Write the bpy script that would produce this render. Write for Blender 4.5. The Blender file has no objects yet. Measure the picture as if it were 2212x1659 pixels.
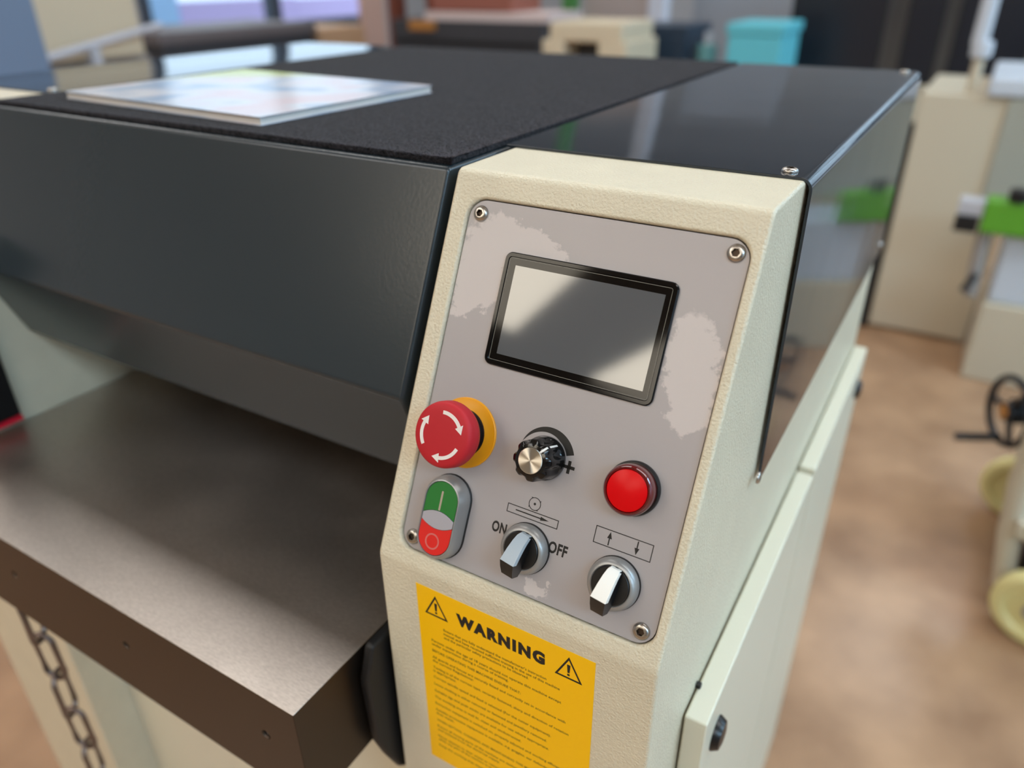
import bpy, bmesh, math, random
from mathutils import Vector, Matrix
from math import sin, cos, pi, radians

random.seed(7)
SC = bpy.context.scene
COL = SC.collection

# ------------------------------------------------------------------ camera, world, light, exposure
H = 1.30                                    # lens height above the floor
cam_d = bpy.data.cameras.new('camera')
cam = bpy.data.objects.new('camera', cam_d)
COL.objects.link(cam)
cam_d.sensor_width = 36.0
cam_d.lens = 26.546
cam_d.clip_start = 0.02
cam_d.dof.use_dof = True
cam_d.dof.focus_distance = 0.422
cam_d.dof.aperture_fstop = 3.7


def cam_axes(pitch, yaw, roll):
    B = Matrix(((1, 0, 0), (0, 0, -1), (0, 1, 0)))
    Rz = Matrix(((cos(yaw), -sin(yaw), 0), (sin(yaw), cos(yaw), 0), (0, 0, 1)))
    Rx = Matrix(((1, 0, 0), (0, cos(pitch), -sin(pitch)), (0, sin(pitch), cos(pitch))))
    Rr = Matrix(((cos(roll), -sin(roll), 0), (sin(roll), cos(roll), 0), (0, 0, 1)))
    return Rr @ Rx @ B @ Rz


A = cam_axes(0.50229656, -0.54493775, -0.01001725)
cam.matrix_world = Matrix((
    (A[0][0], -A[1][0], -A[2][0], 0.0),
    (A[0][1], -A[1][1], -A[2][1], 0.0),
    (A[0][2], -A[1][2], -A[2][2], H),
    (0, 0, 0, 1)))
SC.camera = cam

world = bpy.data.worlds.new('world')
SC.world = world
world.use_nodes = True
bgn = world.node_tree.nodes['Background']
bgn.inputs[0].default_value = (0.66, 0.82, 1.0, 1)
bgn.inputs[1].default_value = 2.6

vs = SC.view_settings
vs.view_transform = 'Standard'
vs.look = 'None'
vs.gamma = 1.0
vs.use_curve_mapping = False
vs.exposure = -0.45
SC.cycles.use_denoising = True
SC.cycles.max_bounces = 6

# ------------------------------------------------------------------ materials
MATS = {}


def srgb(r, g, b):
    def f(c):
        c /= 255.0
        return c / 12.92 if c <= 0.04045 else ((c + 0.055) / 1.055) ** 2.4
    return (f(r), f(g), f(b), 1.0)


def mat(name, col, rough=0.5, metal=0.0, spec=0.5, bump=None, var=None, coat=0.0, coat_rough=0.05,
        aniso=0.0, trans=0.0, ior=1.5, emit=None, estr=0.0, sheen=0.0, rvar=None):
    """bump=(scale, distance, detail); var=(scale, amount, detail); rvar=(scale, amount)"""
    if name in MATS:
        return MATS[name]
    m = bpy.data.materials.new(name)
    m.use_nodes = True
    nt = m.node_tree
    p = nt.nodes['Principled BSDF']
    p.inputs['Base Color'].default_value = col
    p.inputs['Roughness'].default_value = rough
    p.inputs['Metallic'].default_value = metal
    p.inputs['Specular IOR Level'].default_value = spec
    p.inputs['IOR'].default_value = ior
    p.inputs['Coat Weight'].default_value = coat
    p.inputs['Coat Roughness'].default_value = coat_rough
    p.inputs['Anisotropic'].default_value = aniso
    p.inputs['Transmission Weight'].default_value = trans
    p.inputs['Sheen Weight'].default_value = sheen
    if emit:
        p.inputs['Emission Color'].default_value = emit
        p.inputs['Emission Strength'].default_value = estr
    tc = None
    if bump or var or rvar:
        tc = nt.nodes.new('ShaderNodeTexCoord')
    if var:
        n = nt.nodes.new('ShaderNodeTexNoise')
        n.inputs['Scale'].default_value = var[0]
        n.inputs['Detail'].default_value = var[2]
        nt.links.new(tc.outputs['Object'], n.inputs['Vector'])
        mr = nt.nodes.new('ShaderNodeMapRange')
        mr.inputs[1].default_value = 0.3
        mr.inputs[2].default_value = 0.7
        mr.inputs[3].default_value = 1.0 - var[1]
        mr.inputs[4].default_value = 1.0 + var[1]
        nt.links.new(n.outputs['Fac'], mr.inputs[0])
        mx = nt.nodes.new('ShaderNodeMix')
        mx.data_type = 'RGBA'
        mx.blend_type = 'MULTIPLY'
        mx.inputs[0].default_value = 1.0
        mx.inputs[6].default_value = col
        nt.links.new(mr.outputs[0], mx.inputs[7])
        nt.links.new(mx.outputs[2], p.inputs['Base Color'])
    if rvar:
        n = nt.nodes.new('ShaderNodeTexNoise')
        n.inputs['Scale'].default_value = rvar[0]
        n.inputs['Detail'].default_value = 4
        nt.links.new(tc.outputs['Object'], n.inputs['Vector'])
        mr = nt.nodes.new('ShaderNodeMapRange')
        mr.inputs[1].default_value = 0.3
        mr.inputs[2].default_value = 0.7
        mr.inputs[3].default_value = max(0.02, rough - rvar[1])
        mr.inputs[4].default_value = rough + rvar[1]
        nt.links.new(n.outputs['Fac'], mr.inputs[0])
        nt.links.new(mr.outputs[0], p.inputs['Roughness'])
    if bump:
        n = nt.nodes.new('ShaderNodeTexNoise')
        n.inputs['Scale'].default_value = bump[0]
        n.inputs['Detail'].default_value = bump[2]
        nt.links.new(tc.outputs['Object'], n.inputs['Vector'])
        b = nt.nodes.new('ShaderNodeBump')
        b.inputs['Distance'].default_value = bump[1]
        b.inputs['Strength'].default_value = 1.0
        nt.links.new(n.outputs['Fac'], b.inputs['Height'])
        nt.links.new(b.outputs[0], p.inputs['Normal'])
    MATS[name] = m
    return m


CREAM = mat('cream_paint', srgb(214, 205, 180), 0.33, bump=(650, 0.0008, 2.0), var=(30, 0.03, 2))
CREAM_S = mat('cream_smooth', srgb(216, 210, 188), 0.33, bump=(300, 0.0001, 1))
SLATE = mat('slate_paint', srgb(40, 49, 54), 0.25, bump=(420, 0.00006, 2))
GLOSS = mat('gloss_slate_paint', srgb(34, 41, 48), 0.08, spec=0.5, bump=(12, 0.0004, 1))
PLATE = None
BLACK = mat('black_plastic', srgb(16, 16, 17), 0.32)
BLACKG = mat('black_gloss_plastic', srgb(9, 9, 10), 0.12)
RUBBER = mat('black_rubber', srgb(14, 14, 15), 0.55)
SILVERP = mat('silver_plastic', srgb(162, 162, 160), 0.34, metal=0.55, bump=(2500, 0.00001, 1))
STEEL = mat('stainless_steel', srgb(176, 172, 166), 0.27, metal=1.0)
DARKSTEEL = mat('dark_brown_steel', srgb(74, 62, 52), 0.42, metal=0.85, bump=(900, 0.00002, 2))  # also carries painted floor reflection (table sides) and recess shade (screw sockets)
REDM = mat('red_mushroom', srgb(182, 36, 44), 0.5, spec=0.25)
WHITE = mat('white_print', srgb(232, 226, 218), 0.5)
YEL = mat('yellow_plastic', srgb(238, 160, 12), 0.4)
LABELY = mat('yellow_label', srgb(252, 194, 0), 0.42, spec=0.3)
INK = mat('black_ink', srgb(14, 13, 12), 0.5)
INKF = mat('faded_ink', srgb(92, 90, 88), 0.5)
REDL = mat('red_lens', srgb(214, 3, 12), 0.3, spec=0.2)
REDRIM = mat('red_lens_rim', srgb(92, 2, 8), 0.08, coat=1.0)
GREENB = mat('green_button', srgb(34, 116, 46), 0.35)
REDB = mat('red_button', srgb(218, 34, 28), 0.35)
LENSW = mat('milky_lens', srgb(168, 165, 170), 0.3)
MARK = mat('button_mark', srgb(172, 156, 138), 0.5)
MARKR = mat('button_mark_red', srgb(206, 104, 98), 0.5)
INSW = mat('white_insert', srgb(238, 234, 224), 0.35)
INSG = mat('grey_insert', srgb(170, 180, 186), 0.3)
GLASSB = mat('black_glass', srgb(6, 6, 7), 0.06, spec=0.3)
SCREEN = mat('dark_screen', srgb(82, 88, 93), 0.06, spec=1.0, ior=1.6)
FELT = mat('black_felt', srgb(39, 38, 41), 0.95, spec=0.1, bump=(420, 0.0020, 4), var=(420, 0.85, 4), sheen=0.05)
ALUM = None


def node_plate():
    m = bpy.data.materials.new('silver_plate_film_gleam')
    m.use_nodes = True
    nt = m.node_tree
    p = nt.nodes['Principled BSDF']
    tc = nt.nodes.new('ShaderNodeTexCoord')
    # wavy coordinates so that the torn film and its painted gleam have ragged edges
    ns = nt.nodes.new('ShaderNodeTexNoise')
    ns.inputs['Scale'].default_value = 95
    ns.inputs['Detail'].default_value = 6
    ns.inputs['Roughness'].default_value = 0.65
    nt.links.new(tc.outputs['Object'], ns.inputs['Vector'])
    sub = nt.nodes.new('ShaderNodeVectorMath')
    sub.operation = 'SUBTRACT'
    sub.inputs[1].default_value = (0.5, 0.5, 0.5)
    nt.links.new(ns.outputs['Color'], sub.inputs[0])
    sc_ = nt.nodes.new('ShaderNodeVectorMath')
    sc_.operation = 'MULTIPLY'
    sc_.inputs[1].default_value = (0.030, 0.022, 0)
    nt.links.new(sub.outputs[0], sc_.inputs[0])
    add = nt.nodes.new('ShaderNodeVectorMath')
    add.operation = 'ADD'
    nt.links.new(tc.outputs['Object'], add.inputs[0])
    nt.links.new(sc_.outputs[0], add.inputs[1])
    prev = None
    # (u, w, ru, rw) in metres on the plate, angle
    blobs = [(-0.213, 0.032, 0.034, 0.011, -0.28), (-0.236, 0.016, 0.020, 0.024, 0.0), (-0.243, -0.005, 0.012, 0.012, 0.0),
             (-0.190, 0.022, 0.026, 0.006, -0.35),
             (-0.100, -0.016, 0.015, 0.030, 0.15), (-0.096, -0.036, 0.013, 0.014, 0.0),
             (-0.158, -0.158, 0.008, 0.005, 0.0)]
    for (u, w, ru, rw, a) in blobs:
        mp = nt.nodes.new('ShaderNodeMapping')
        mp.vector_type = 'TEXTURE'
        mp.inputs['Location'].default_value = (u, w, 0)
        mp.inputs['Rotation'].default_value = (0, 0, a)
        mp.inputs['Scale'].default_value = (ru, rw, 1)
        nt.links.new(add.outputs[0], mp.inputs['Vector'])
        mu = nt.nodes.new('ShaderNodeVectorMath')
        mu.operation = 'MULTIPLY'
        mu.inputs[1].default_value = (1, 1, 0)
        nt.links.new(mp.outputs[0], mu.inputs[0])
        ln = nt.nodes.new('ShaderNodeVectorMath')
        ln.operation = 'LENGTH'
        nt.links.new(mu.outputs[0], ln.inputs[0])
        mr = nt.nodes.new('ShaderNodeMapRange')
        mr.inputs[1].default_value = 0.92
        mr.inputs[2].default_value = 1.06
        mr.inputs[3].default_value = 1.0
        mr.inputs[4].default_value = 0.0
        nt.links.new(ln.outputs['Value'], mr.inputs[0])
        if prev is None:
            prev = mr.outputs[0]
        else:
            mxm = nt.nodes.new('ShaderNodeMath')
            mxm.operation = 'MAXIMUM'
            nt.links.new(prev, mxm.inputs[0])
            nt.links.new(mr.outputs[0], mxm.inputs[1])
            prev = mxm.outputs[0]
    cm = nt.nodes.new('ShaderNodeMix')
    cm.data_type = 'RGBA'
    cm.inputs[6].default_value = srgb(168, 163, 163)
    cm.inputs[7].default_value = srgb(200, 193, 190)  # film patches lighter: the gleam they reflect is put into the colour
    nt.links.new(prev, cm.inputs[0])
    nt.links.new(cm.outputs[2], p.inputs['Base Color'])
    rr = nt.nodes.new('ShaderNodeMapRange')
    rr.inputs[3].default_value = 0.42
    rr.inputs[4].default_value = 0.55
    nt.links.new(prev, rr.inputs[0])
    nt.links.new(rr.outputs[0], p.inputs['Roughness'])
    p.inputs['Metallic'].default_value = 0.15
    n2 = nt.nodes.new('ShaderNodeTexNoise')
    n2.inputs['Scale'].default_value = 1800
    nt.links.new(tc.outputs['Object'], n2.inputs['Vector'])
    b = nt.nodes.new('ShaderNodeBump')
    b.inputs['Distance'].default_value = 0.00003
    nt.links.new(n2.outputs['Fac'], b.inputs['Height'])
    nt.links.new(b.outputs[0], p.inputs['Normal'])
    MATS[m.name] = m
    return m


def node_alum():
    m = bpy.data.materials.new('spun_aluminium')
    m.use_nodes = True
    nt = m.node_tree
    p = nt.nodes['Principled BSDF']
    p.inputs['Base Color'].default_value = srgb(206, 200, 188)
    p.inputs['Metallic'].default_value = 1.0
    p.inputs['Roughness'].default_value = 0.30
    p.inputs['Anisotropic'].default_value = 1.0
    t = nt.nodes.new('ShaderNodeTangent')
    t.direction_type = 'RADIAL'
    t.axis = 'Z'
    nt.links.new(t.outputs[0], p.inputs['Tangent'])
    return m


def node_table():
    m = bpy.data.materials.new('ground_steel_table')
    m.use_nodes = True
    nt = m.node_tree
    p = nt.nodes['Principled BSDF']
    p.inputs['Metallic'].default_value = 1.0
    tc = nt.nodes.new('ShaderNodeTexCoord')
    mp = nt.nodes.new('ShaderNodeMapping')
    mp.inputs['Scale'].default_value = (260, 900, 260)
    mp.inputs['Rotation'].default_value = (0, 0, 0.0)
    nt.links.new(tc.outputs['Object'], mp.inputs[0])
    n = nt.nodes.new('ShaderNodeTexNoise')
    n.inputs['Scale'].default_value = 1.0
    n.inputs['Detail'].default_value = 3
    nt.links.new(mp.outputs[0], n.inputs['Vector'])
    n3 = nt.nodes.new('ShaderNodeTexNoise')
    n3.inputs['Scale'].default_value = 9
    n3.inputs['Detail'].default_value = 4
    nt.links.new(tc.outputs['Object'], n3.inputs['Vector'])
    cr = nt.nodes.new('ShaderNodeMix')
    cr.data_type = 'RGBA'
    cr.inputs[6].default_value = srgb(166, 158, 150)
    cr.inputs[7].default_value = srgb(214, 205, 196)
    nt.links.new(n.outputs['Fac'], cr.inputs[0])
    nt.links.new(cr.outputs[2], p.inputs['Base Color'])
    mr = nt.nodes.new('ShaderNodeMapRange')
    mr.inputs[1].default_value = 0.3
    mr.inputs[2].default_value = 0.7
    mr.inputs[3].default_value = 0.40
    mr.inputs[4].default_value = 0.50
    nt.links.new(n3.outputs['Fac'], mr.inputs[0])
    nt.links.new(mr.outputs[0], p.inputs['Roughness'])
    b = nt.nodes.new('ShaderNodeBump')
    b.inputs['Distance'].default_value = 0.00008
    nt.links.new(n.outputs['Fac'], b.inputs['Height'])
    nt.links.new(b.outputs[0], p.inputs['Normal'])
    return m


def node_floor():
    m = bpy.data.materials.new('showroom_floor')
    m.use_nodes = True
    nt = m.node_tree
    p = nt.nodes['Principled BSDF']
    p.inputs['Roughness'].default_value = 0.24
    tc = nt.nodes.new('ShaderNodeTexCoord')
    n = nt.nodes.new('ShaderNodeTexNoise')
    n.inputs['Scale'].default_value = 5.0
    n.inputs['Detail'].default_value = 6
    nt.links.new(tc.outputs['Object'], n.inputs['Vector'])
    cr = nt.nodes.new('ShaderNodeValToRGB')
    cr.color_ramp.elements[0].position = 0.30
    cr.color_ramp.elements[0].color = srgb(146, 114, 88)
    cr.color_ramp.elements[1].position = 0.68
    cr.color_ramp.elements[1].color = srgb(182, 146, 114)
    nt.links.new(n.outputs['Fac'], cr.inputs[0])
    nt.links.new(cr.outputs[0], p.inputs['Base Color'])
    return m


def node_cover():
    """glossy magazine cover: pale sheet with a lime corner and soft pastel shapes"""
    m = bpy.data.materials.new('magazine_cover')
    m.use_nodes = True
    nt = m.node_tree
    p = nt.nodes['Principled BSDF']
    p.inputs['Roughness'].default_value = 0.22
    tc = nt.nodes.new('ShaderNodeTexCoord')
    n = nt.nodes.new('ShaderNodeTexNoise')
    n.inputs['Scale'].default_value = 14
    n.inputs['Detail'].default_value = 1
    nt.links.new(tc.outputs['Object'], n.inputs['Vector'])
    cr = nt.nodes.new('ShaderNodeValToRGB')
    e = cr.color_ramp.elements
    e[0].position, e[0].color = 0.36, srgb(150, 170, 196)
    e[1].position, e[1].color = 0.66, srgb(204, 186, 190)
    k = e.new(0.5)
    k.color = srgb(196, 200, 210)
    nt.links.new(n.outputs['Fac'], cr.inputs[0])
    sx = nt.nodes.new('ShaderNodeSeparateXYZ')
    nt.links.new(tc.outputs['Object'], sx.inputs[0])
    # lime wedge along the left and back edges
    ma = nt.nodes.new('ShaderNodeMath')
    ma.operation = 'MULTIPLY_ADD'
    ma.inputs[1].default_value = 0.62
    nt.links.new(sx.outputs['X'], ma.inputs[0])
    nt.links.new(sx.outputs['Y'], ma.inputs[2])
    mb = nt.nodes.new('ShaderNodeMath')
    mb.operation = 'MULTIPLY_ADD'
    mb.inputs[1].default_value = -0.75
    nt.links.new(sx.outputs['X'], mb.inputs[0])
    nt.links.new(sx.outputs['Y'], mb.inputs[2])
    mr = nt.nodes.new('ShaderNodeMapRange')
    mr.inputs[1].default_value = 0.085
    mr.inputs[2].default_value = 0.15
    nt.links.new(mb.outputs[0], mr.inputs[0])
    mx = nt.nodes.new('ShaderNodeMix')
    mx.data_type = 'RGBA'
    nt.links.new(mr.outputs[0], mx.inputs[0])
    nt.links.new(cr.outputs[0], mx.inputs[6])
    mx.inputs[7].default_value = srgb(176, 190, 70)
    nt.links.new(mx.outputs[2], p.inputs['Base Color'])
    return m


PLATE = node_plate()
ALUM = node_alum()
TABLE = node_table()
FLOORM = node_floor()
COVERM = node_cover()

WM = {}


# ------------------------------------------------------------------ mesh helpers
def finish(bm, angle=34):
    bmesh.ops.remove_doubles(bm, verts=bm.verts, dist=1e-7)
    bmesh.ops.recalc_face_normals(bm, faces=bm.faces)
    lim = radians(angle)
    for f in bm.faces:
        f.smooth = True
    for e in bm.edges:
        if len(e.link_faces) == 2:
            e.smooth = e.calc_face_angle(0) < lim
        else:
            e.smooth = False


def obj(name, bm, mats, parent=None, M=None, bevel=0.0, segs=2, angle=34, recalc=True):
    M = M or Matrix.Identity(4)
    if recalc:
        finish(bm, angle)
    me = bpy.data.meshes.new(name)
    bm.to_mesh(me)
    bm.free()
    if not isinstance(mats, (list, tuple)):
        mats = [mats]
    for m in mats:
        me.materials.append(m)
    o = bpy.data.objects.new(name, me)
    COL.objects.link(o)
    place(o, parent, M)
    if bevel > 0:
        md = o.modifiers.new('bevel', 'BEVEL')
        md.width = bevel
        md.segments = segs
        md.limit_method = 'ANGLE'
        md.angle_limit = radians(40)
        md.harden_normals = True
    return o


def place(o, parent, M):
    WM[o.name] = M
    if parent is not None:
        o.parent = parent
        o.matrix_basis = WM[parent.name].inverted() @ M
    else:
        o.matrix_basis = M


def T3(x, y, z):
    return Matrix.Translation((x, y, z))


def tag(o, label=None, cat=None, group=None, kind=None):
    if label:
        o['label'] = label
    if cat:
        o['category'] = cat
    if group:
        o['group'] = group
    if kind:
        o['kind'] = kind
    return o


def thing(name, loc, label, cat, rz=0.0, group=None):
    o = bpy.data.objects.new(name, None)
    o.empty_display_size = 0.05
    COL.objects.link(o)
    place(o, None, T3(*loc) @ Matrix.Rotation(rz, 4, 'Z'))
    return tag(o, label, cat, group)


def new():
    return bmesh.new()


def tf(M, v):
    return (M @ Vector(v)) if M is not None else Vector(v)


def box(bm, x0, x1, y0, y1, z0, z1, M=None, mi=0):
    vs_ = [bm.verts.new(tf(M, p)) for p in ((x0, y0, z0), (x1, y0, z0), (x1, y1, z0), (x0, y1, z0),
                                            (x0, y0, z1), (x1, y0, z1), (x1, y1, z1), (x0, y1, z1))]
    for q in ((0, 3, 2, 1), (4, 5, 6, 7), (0, 1, 5, 4), (1, 2, 6, 5), (2, 3, 7, 6), (3, 0, 4, 7)):
        bm.faces.new([vs_[i] for i in q]).material_index = mi
    return bm


def prism(bm, pts, z0, z1, M=None, mi=0):
    a = [bm.verts.new(tf(M, (x, y, z0))) for x, y in pts]
    b = [bm.verts.new(tf(M, (x, y, z1))) for x, y in pts]
    n = len(pts)
    bm.faces.new(a[::-1]).material_index = mi
    bm.faces.new(b).material_index = mi
    for i in range(n):
        j = (i + 1) % n
        bm.faces.new((a[i], a[j], b[j], b[i])).material_index = mi
    return bm


def loft(bm, loops, M=None, mi=0, cap0=True, cap1=True):
    """loops: list of equal-length lists of (x, y, z)"""
    rows = [[bm.verts.new(tf(M, p)) for p in L] for L in loops]
    n = len(rows[0])
    for a, b in zip(rows, rows[1:]):
        for i in range(n):
            j = (i + 1) % n
            bm.faces.new((a[i], a[j], b[j], b[i])).material_index = mi
    if cap0:
        bm.faces.new(rows[0][::-1]).material_index = mi
    if cap1:
        bm.faces.new(rows[-1]).material_index = mi
    return bm


def lathe(bm, prof, n=48, M=None, mi=0, cap0=False, cap1=False, rmod=None):
    loops = []
    for k, (r, h) in enumerate(prof):
        r = max(r, 1e-5)
        L = []
        for i in range(n):
            a = 2 * pi * i / n
            rr = r * (rmod(a, r, h) if rmod else 1.0)
            L.append((rr * cos(a), rr * sin(a), h))
        loops.append(L)
    return loft(bm, loops, M, mi, cap0, cap1)


def tube(bm, pts, r, n=8, M=None, mi=0, closed=False):
    pts = [Vector(p) for p in pts]
    m = len(pts)
    rows = []
    up = Vector((0, 0, 1))
    for i, p in enumerate(pts):
        if closed:
            d = pts[(i + 1) % m] - pts[i - 1]
        else:
            d = pts[min(i + 1, m - 1)] - pts[max(i - 1, 0)]
        d.normalize()
        s = d.cross(up)
        if s.length < 1e-3:
            s = d.cross(Vector((0, 1, 0)))
        s.normalize()
        t = s.cross(d)
        rad = r[i] if isinstance(r, (list, tuple)) else r
        rows.append([bm.verts.new(tf(M, p + s * rad * cos(2 * pi * k / n) + t * rad * sin(2 * pi * k / n))) for k in range(n)])
    rng = range(m) if closed else range(m - 1)
    for i in rng:
        a, b = rows[i], rows[(i + 1) % m]
        for k in range(n):
            j = (k + 1) % n
            bm.faces.new((a[k], a[j], b[j], b[k])).material_index = mi
    if not closed:
        bm.faces.new(rows[0][::-1]).material_index = mi
        bm.faces.new(rows[-1]).material_index = mi
    return bm


def rrect(cx, cy, w, h, r, seg=6):
    out = []
    for (sx, sy, a0) in ((1, 1, 0), (-1, 1, 90), (-1, -1, 180), (1, -1, 270)):
        for k in range(seg + 1):
            a = radians(a0 + 90 * k / seg)
            out.append((cx + sx * (w / 2 - r) + r * cos(a), cy + sy * (h / 2 - r) + r * sin(a)))
    return out


def circ(cx, cy, r, n=32):
    return [(cx + r * cos(2 * pi * i / n), cy + r * sin(2 * pi * i / n)) for i in range(n)]


def stadium(cx, cy, w, h, n=14):
    r = w / 2
    s = h / 2 - r
    out = []
    for k in range(n + 1):
        a = pi * k / n
        out.append((cx + r * cos(a), cy + s + r * sin(a)))
    for k in range(n + 1):
        a = pi + pi * k / n
        out.append((cx + r * cos(a), cy - s + r * sin(a)))
    return out


def frame(bm, outer, inner, z0, z1, M=None, mi=0):
    """ring prism between two loops of the same length"""
    n = len(outer)
    o0 = [bm.verts.new(tf(M, (x, y, z0))) for x, y in outer]
    o1 = [bm.verts.new(tf(M, (x, y, z1))) for x, y in outer]
    i0 = [bm.verts.new(tf(M, (x, y, z0))) for x, y in inner]
    i1 = [bm.verts.new(tf(M, (x, y, z1))) for x, y in inner]
    for k in range(n):
        j = (k + 1) % n
        for q in ((o0[k], o0[j], o1[j], o1[k]), (i0[j], i0[k], i1[k], i1[j]), (o1[k], o1[j], i1[j], i1[k]), (o0[j], o0[k], i0[k], i0[j])):
            bm.faces.new(q).material_index = mi
    return bm


def holed_face(bm, outer, holes):
    """planar face with holes, from 3D loops; returns the hole vertex loops"""
    edges = []
    ov = [bm.verts.new(p) for p in outer]
    for i in range(len(ov)):
        edges.append(bm.edges.new((ov[i], ov[(i + 1) % len(ov)])))
    hv = []
    for L in holes:
        v = [bm.verts.new(p) for p in L]
        hv.append(v)
        for i in range(len(v)):
            edges.append(bm.edges.new((v[i], v[(i + 1) % len(v)])))
    bmesh.ops.triangle_fill(bm, use_beauty=True, use_dissolve=False, edges=edges)
    return ov, hv


def text_bm(bm, s, x0, yb, size=None, space=1.0, width=None, height=None, z=0.0, bold=0.0, M=None, mi=0, scale_x=None, res=3):
    """flat lettering: left edge x0, baseline yb; scaled to the given width and cap height"""
    cu = bpy.data.curves.new('txt', 'FONT')
    cu.body = s
    cu.size = 1.0
    cu.resolution_u = res
    cu.offset = bold
    cu.space_character = space
    o = bpy.data.objects.new('txt', cu)
    COL.objects.link(o)
    dg = bpy.context.evaluated_depsgraph_get()
    dg.update()
    me = bpy.data.meshes.new_from_object(o.evaluated_get(dg))
    bpy.data.objects.remove(o)
    bpy.data.curves.remove(cu)
    xs = [v.co.x for v in me.vertices]
    mnx, mxx = min(xs), max(xs)
    cap = 0.73
    sy = (height / cap) if height else size
    sx = (width / (mxx - mnx)) if width else (scale_x or sy)
    vv = [bm.verts.new(tf(M, (x0 + (v.co.x - mnx) * sx, yb + v.co.y * sy, z))) for v in me.vertices]
    for p in me.polygons:
        try:
            bm.faces.new([vv[i] for i in p.vertices]).material_index = mi
        except ValueError:
            pass
    bpy.data.meshes.remove(me)
    return bm


# ------------------------------------------------------------------ the room
def struct(name, bm, m, parent=None, bevel=0.0):
    o = obj(name, bm, m, parent, bevel=bevel)
    if parent is None:
        o['kind'] = 'structure'
    return o


WALL = mat('warm_white_wall', srgb(206, 198, 184), 0.8, var=(3, 0.03, 2))
WALLG = mat('pale_grey_wall', srgb(180, 182, 186), 0.8, var=(3, 0.03, 2))
CEIL = mat('ceiling_white', srgb(214, 210, 202), 0.9)
FRAMEM = mat('window_frame_slate', srgb(62, 72, 86), 0.4)
RX0, RX1, RY0, RY1, RZ = -6.3, 4.6, -8.6, 9.4, 3.7
struct('floor', box(new(), RX0 - .2, RX1 + .2, RY0 - .2, RY1 + .2, -0.06, 0.0), FLOORM)
struct('ceiling', box(new(), RX0 - .2, RX1 + .2, RY0 - .2, RY1 + .2, RZ, RZ + .1), CEIL)
bm_ = new()
box(bm_, RX0 - .2, 0.5, RY1, RY1 + .15, 0, RZ)
box(bm_, 0.5, 3.6, RY1, RY1 + .15, 0, 1.2)
box(bm_, 0.5, 3.6, RY1, RY1 + .15, 3.5, RZ)
box(bm_, 3.6, RX1 + .2, RY1, RY1 + .15, 0, RZ)
struct('wall_back', bm_, WALLG)
struct('wall_front', box(new(), RX0 - .2, RX1 + .2, RY0 - .15, RY0, 0, RZ), WALL)


def wall_x(name, x0, x1, openings, m):
    """wall across x0..x1 running along y with rectangular openings (y0, y1, z0, z1)"""
    bm = new()
    ys = RY0
    for (a, b, c, d) in openings:
        box(bm, x0, x1, ys, a, 0, RZ)
        box(bm, x0, x1, a, b, 0, c)
        box(bm, x0, x1, a, b, d, RZ)
        ys = b
    box(bm, x0, x1, ys, RY1, 0, RZ)
    return struct(name, bm, m)


LW = [(4.32, 7.36, 0.80, 2.75)]
RW = [(-2.4, 0.6, 1.5, 3.3), (1.4, 4.4, 1.5, 3.3), (5.2, 8.4, 1.5, 3.3)]
wall_x('wall_left', RX0, RX0 + .15, LW, WALLG)
wall_x('wall_right', RX1 - .15, RX1, RW, WALLG)
PANE = None


def pane_mat():
    m = bpy.data.materials.new('window_glass')
    m.use_nodes = True
    nt = m.node_tree
    for n in list(nt.nodes):
        nt.nodes.remove(n)
    out = nt.nodes.new('ShaderNodeOutputMaterial')
    tr = nt.nodes.new('ShaderNodeBsdfTransparent')
    tr.inputs[0].default_value = (0.93, 0.96, 0.97, 1)
    gl = nt.nodes.new('ShaderNodeBsdfGlossy')
    gl.inputs['Roughness'].default_value = 0.02
    mx = nt.nodes.new('ShaderNodeMixShader')
    mx.inputs[0].default_value = 0.06
    nt.links.new(tr.outputs[0], mx.inputs[1])
    nt.links.new(gl.outputs[0], mx.inputs[2])
    nt.links.new(mx.outputs[0], out.inputs[0])
    return m


PANE = pane_mat()


def window(name, xw, y0, y1, z0, z1, ny, nz=1, fw=0.07):
    bm = new()
    for k in range(ny + 1):
        yc = y0 + (y1 - y0) * k / ny
        box(bm, xw - .05, xw + .05, max(y0, yc - fw / 2 - (fw / 2 if k == ny else 0)), min(y1, yc + fw / 2 + (fw / 2 if k == 0 else 0)), z0, z1)
    for k in range(nz + 1):
        zc = z0 + (z1 - z0) * k / nz
        box(bm, xw - .045, xw + .045, y0, y1, max(z0, zc - fw / 2), min(z1, zc + fw / 2))
    w = struct(name, bm, FRAMEM)
    for i in range(ny):
        for j in range(nz):
            ya, yb = y0 + (y1 - y0) * i / ny + fw / 2, y0 + (y1 - y0) * (i + 1) / ny - fw / 2
            za, zb = z0 + (z1 - z0) * j / nz + fw / 2, z0 + (z1 - z0) * (j + 1) / nz - fw / 2
            obj('pane', box(new(), xw - .004, xw + .004, ya, yb, za, zb), PANE, w)
    return w


window('window_1', RX0 + .075, 4.32, 7.36, 0.80, 2.75, 2, 1, 0.14)
for i, (a, b, c, d) in enumerate(RW):
    window('window_%d' % (i + 2), RX1 - .075, a, b, c, d, 3, 1, 0.07)

bm_ = new()
for xa in (0.5, 1.49, 2.51, 3.53):
    box(bm_, xa, xa + .07, RY1 + .03, RY1 + .12, 1.2, 3.5)
for za in (1.2, 3.43):
    box(bm_, 0.5, 3.6, RY1 + .035, RY1 + .115, za, za + .07)
wb = struct('window_5', bm_, FRAMEM)
for xa, xb in ((.57, 1.49), (1.56, 2.51), (2.58, 3.53)):
    obj('pane', box(new(), xa, xb, RY1 + .07, RY1 + .078, 1.27, 3.43), PANE, wb)

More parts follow.
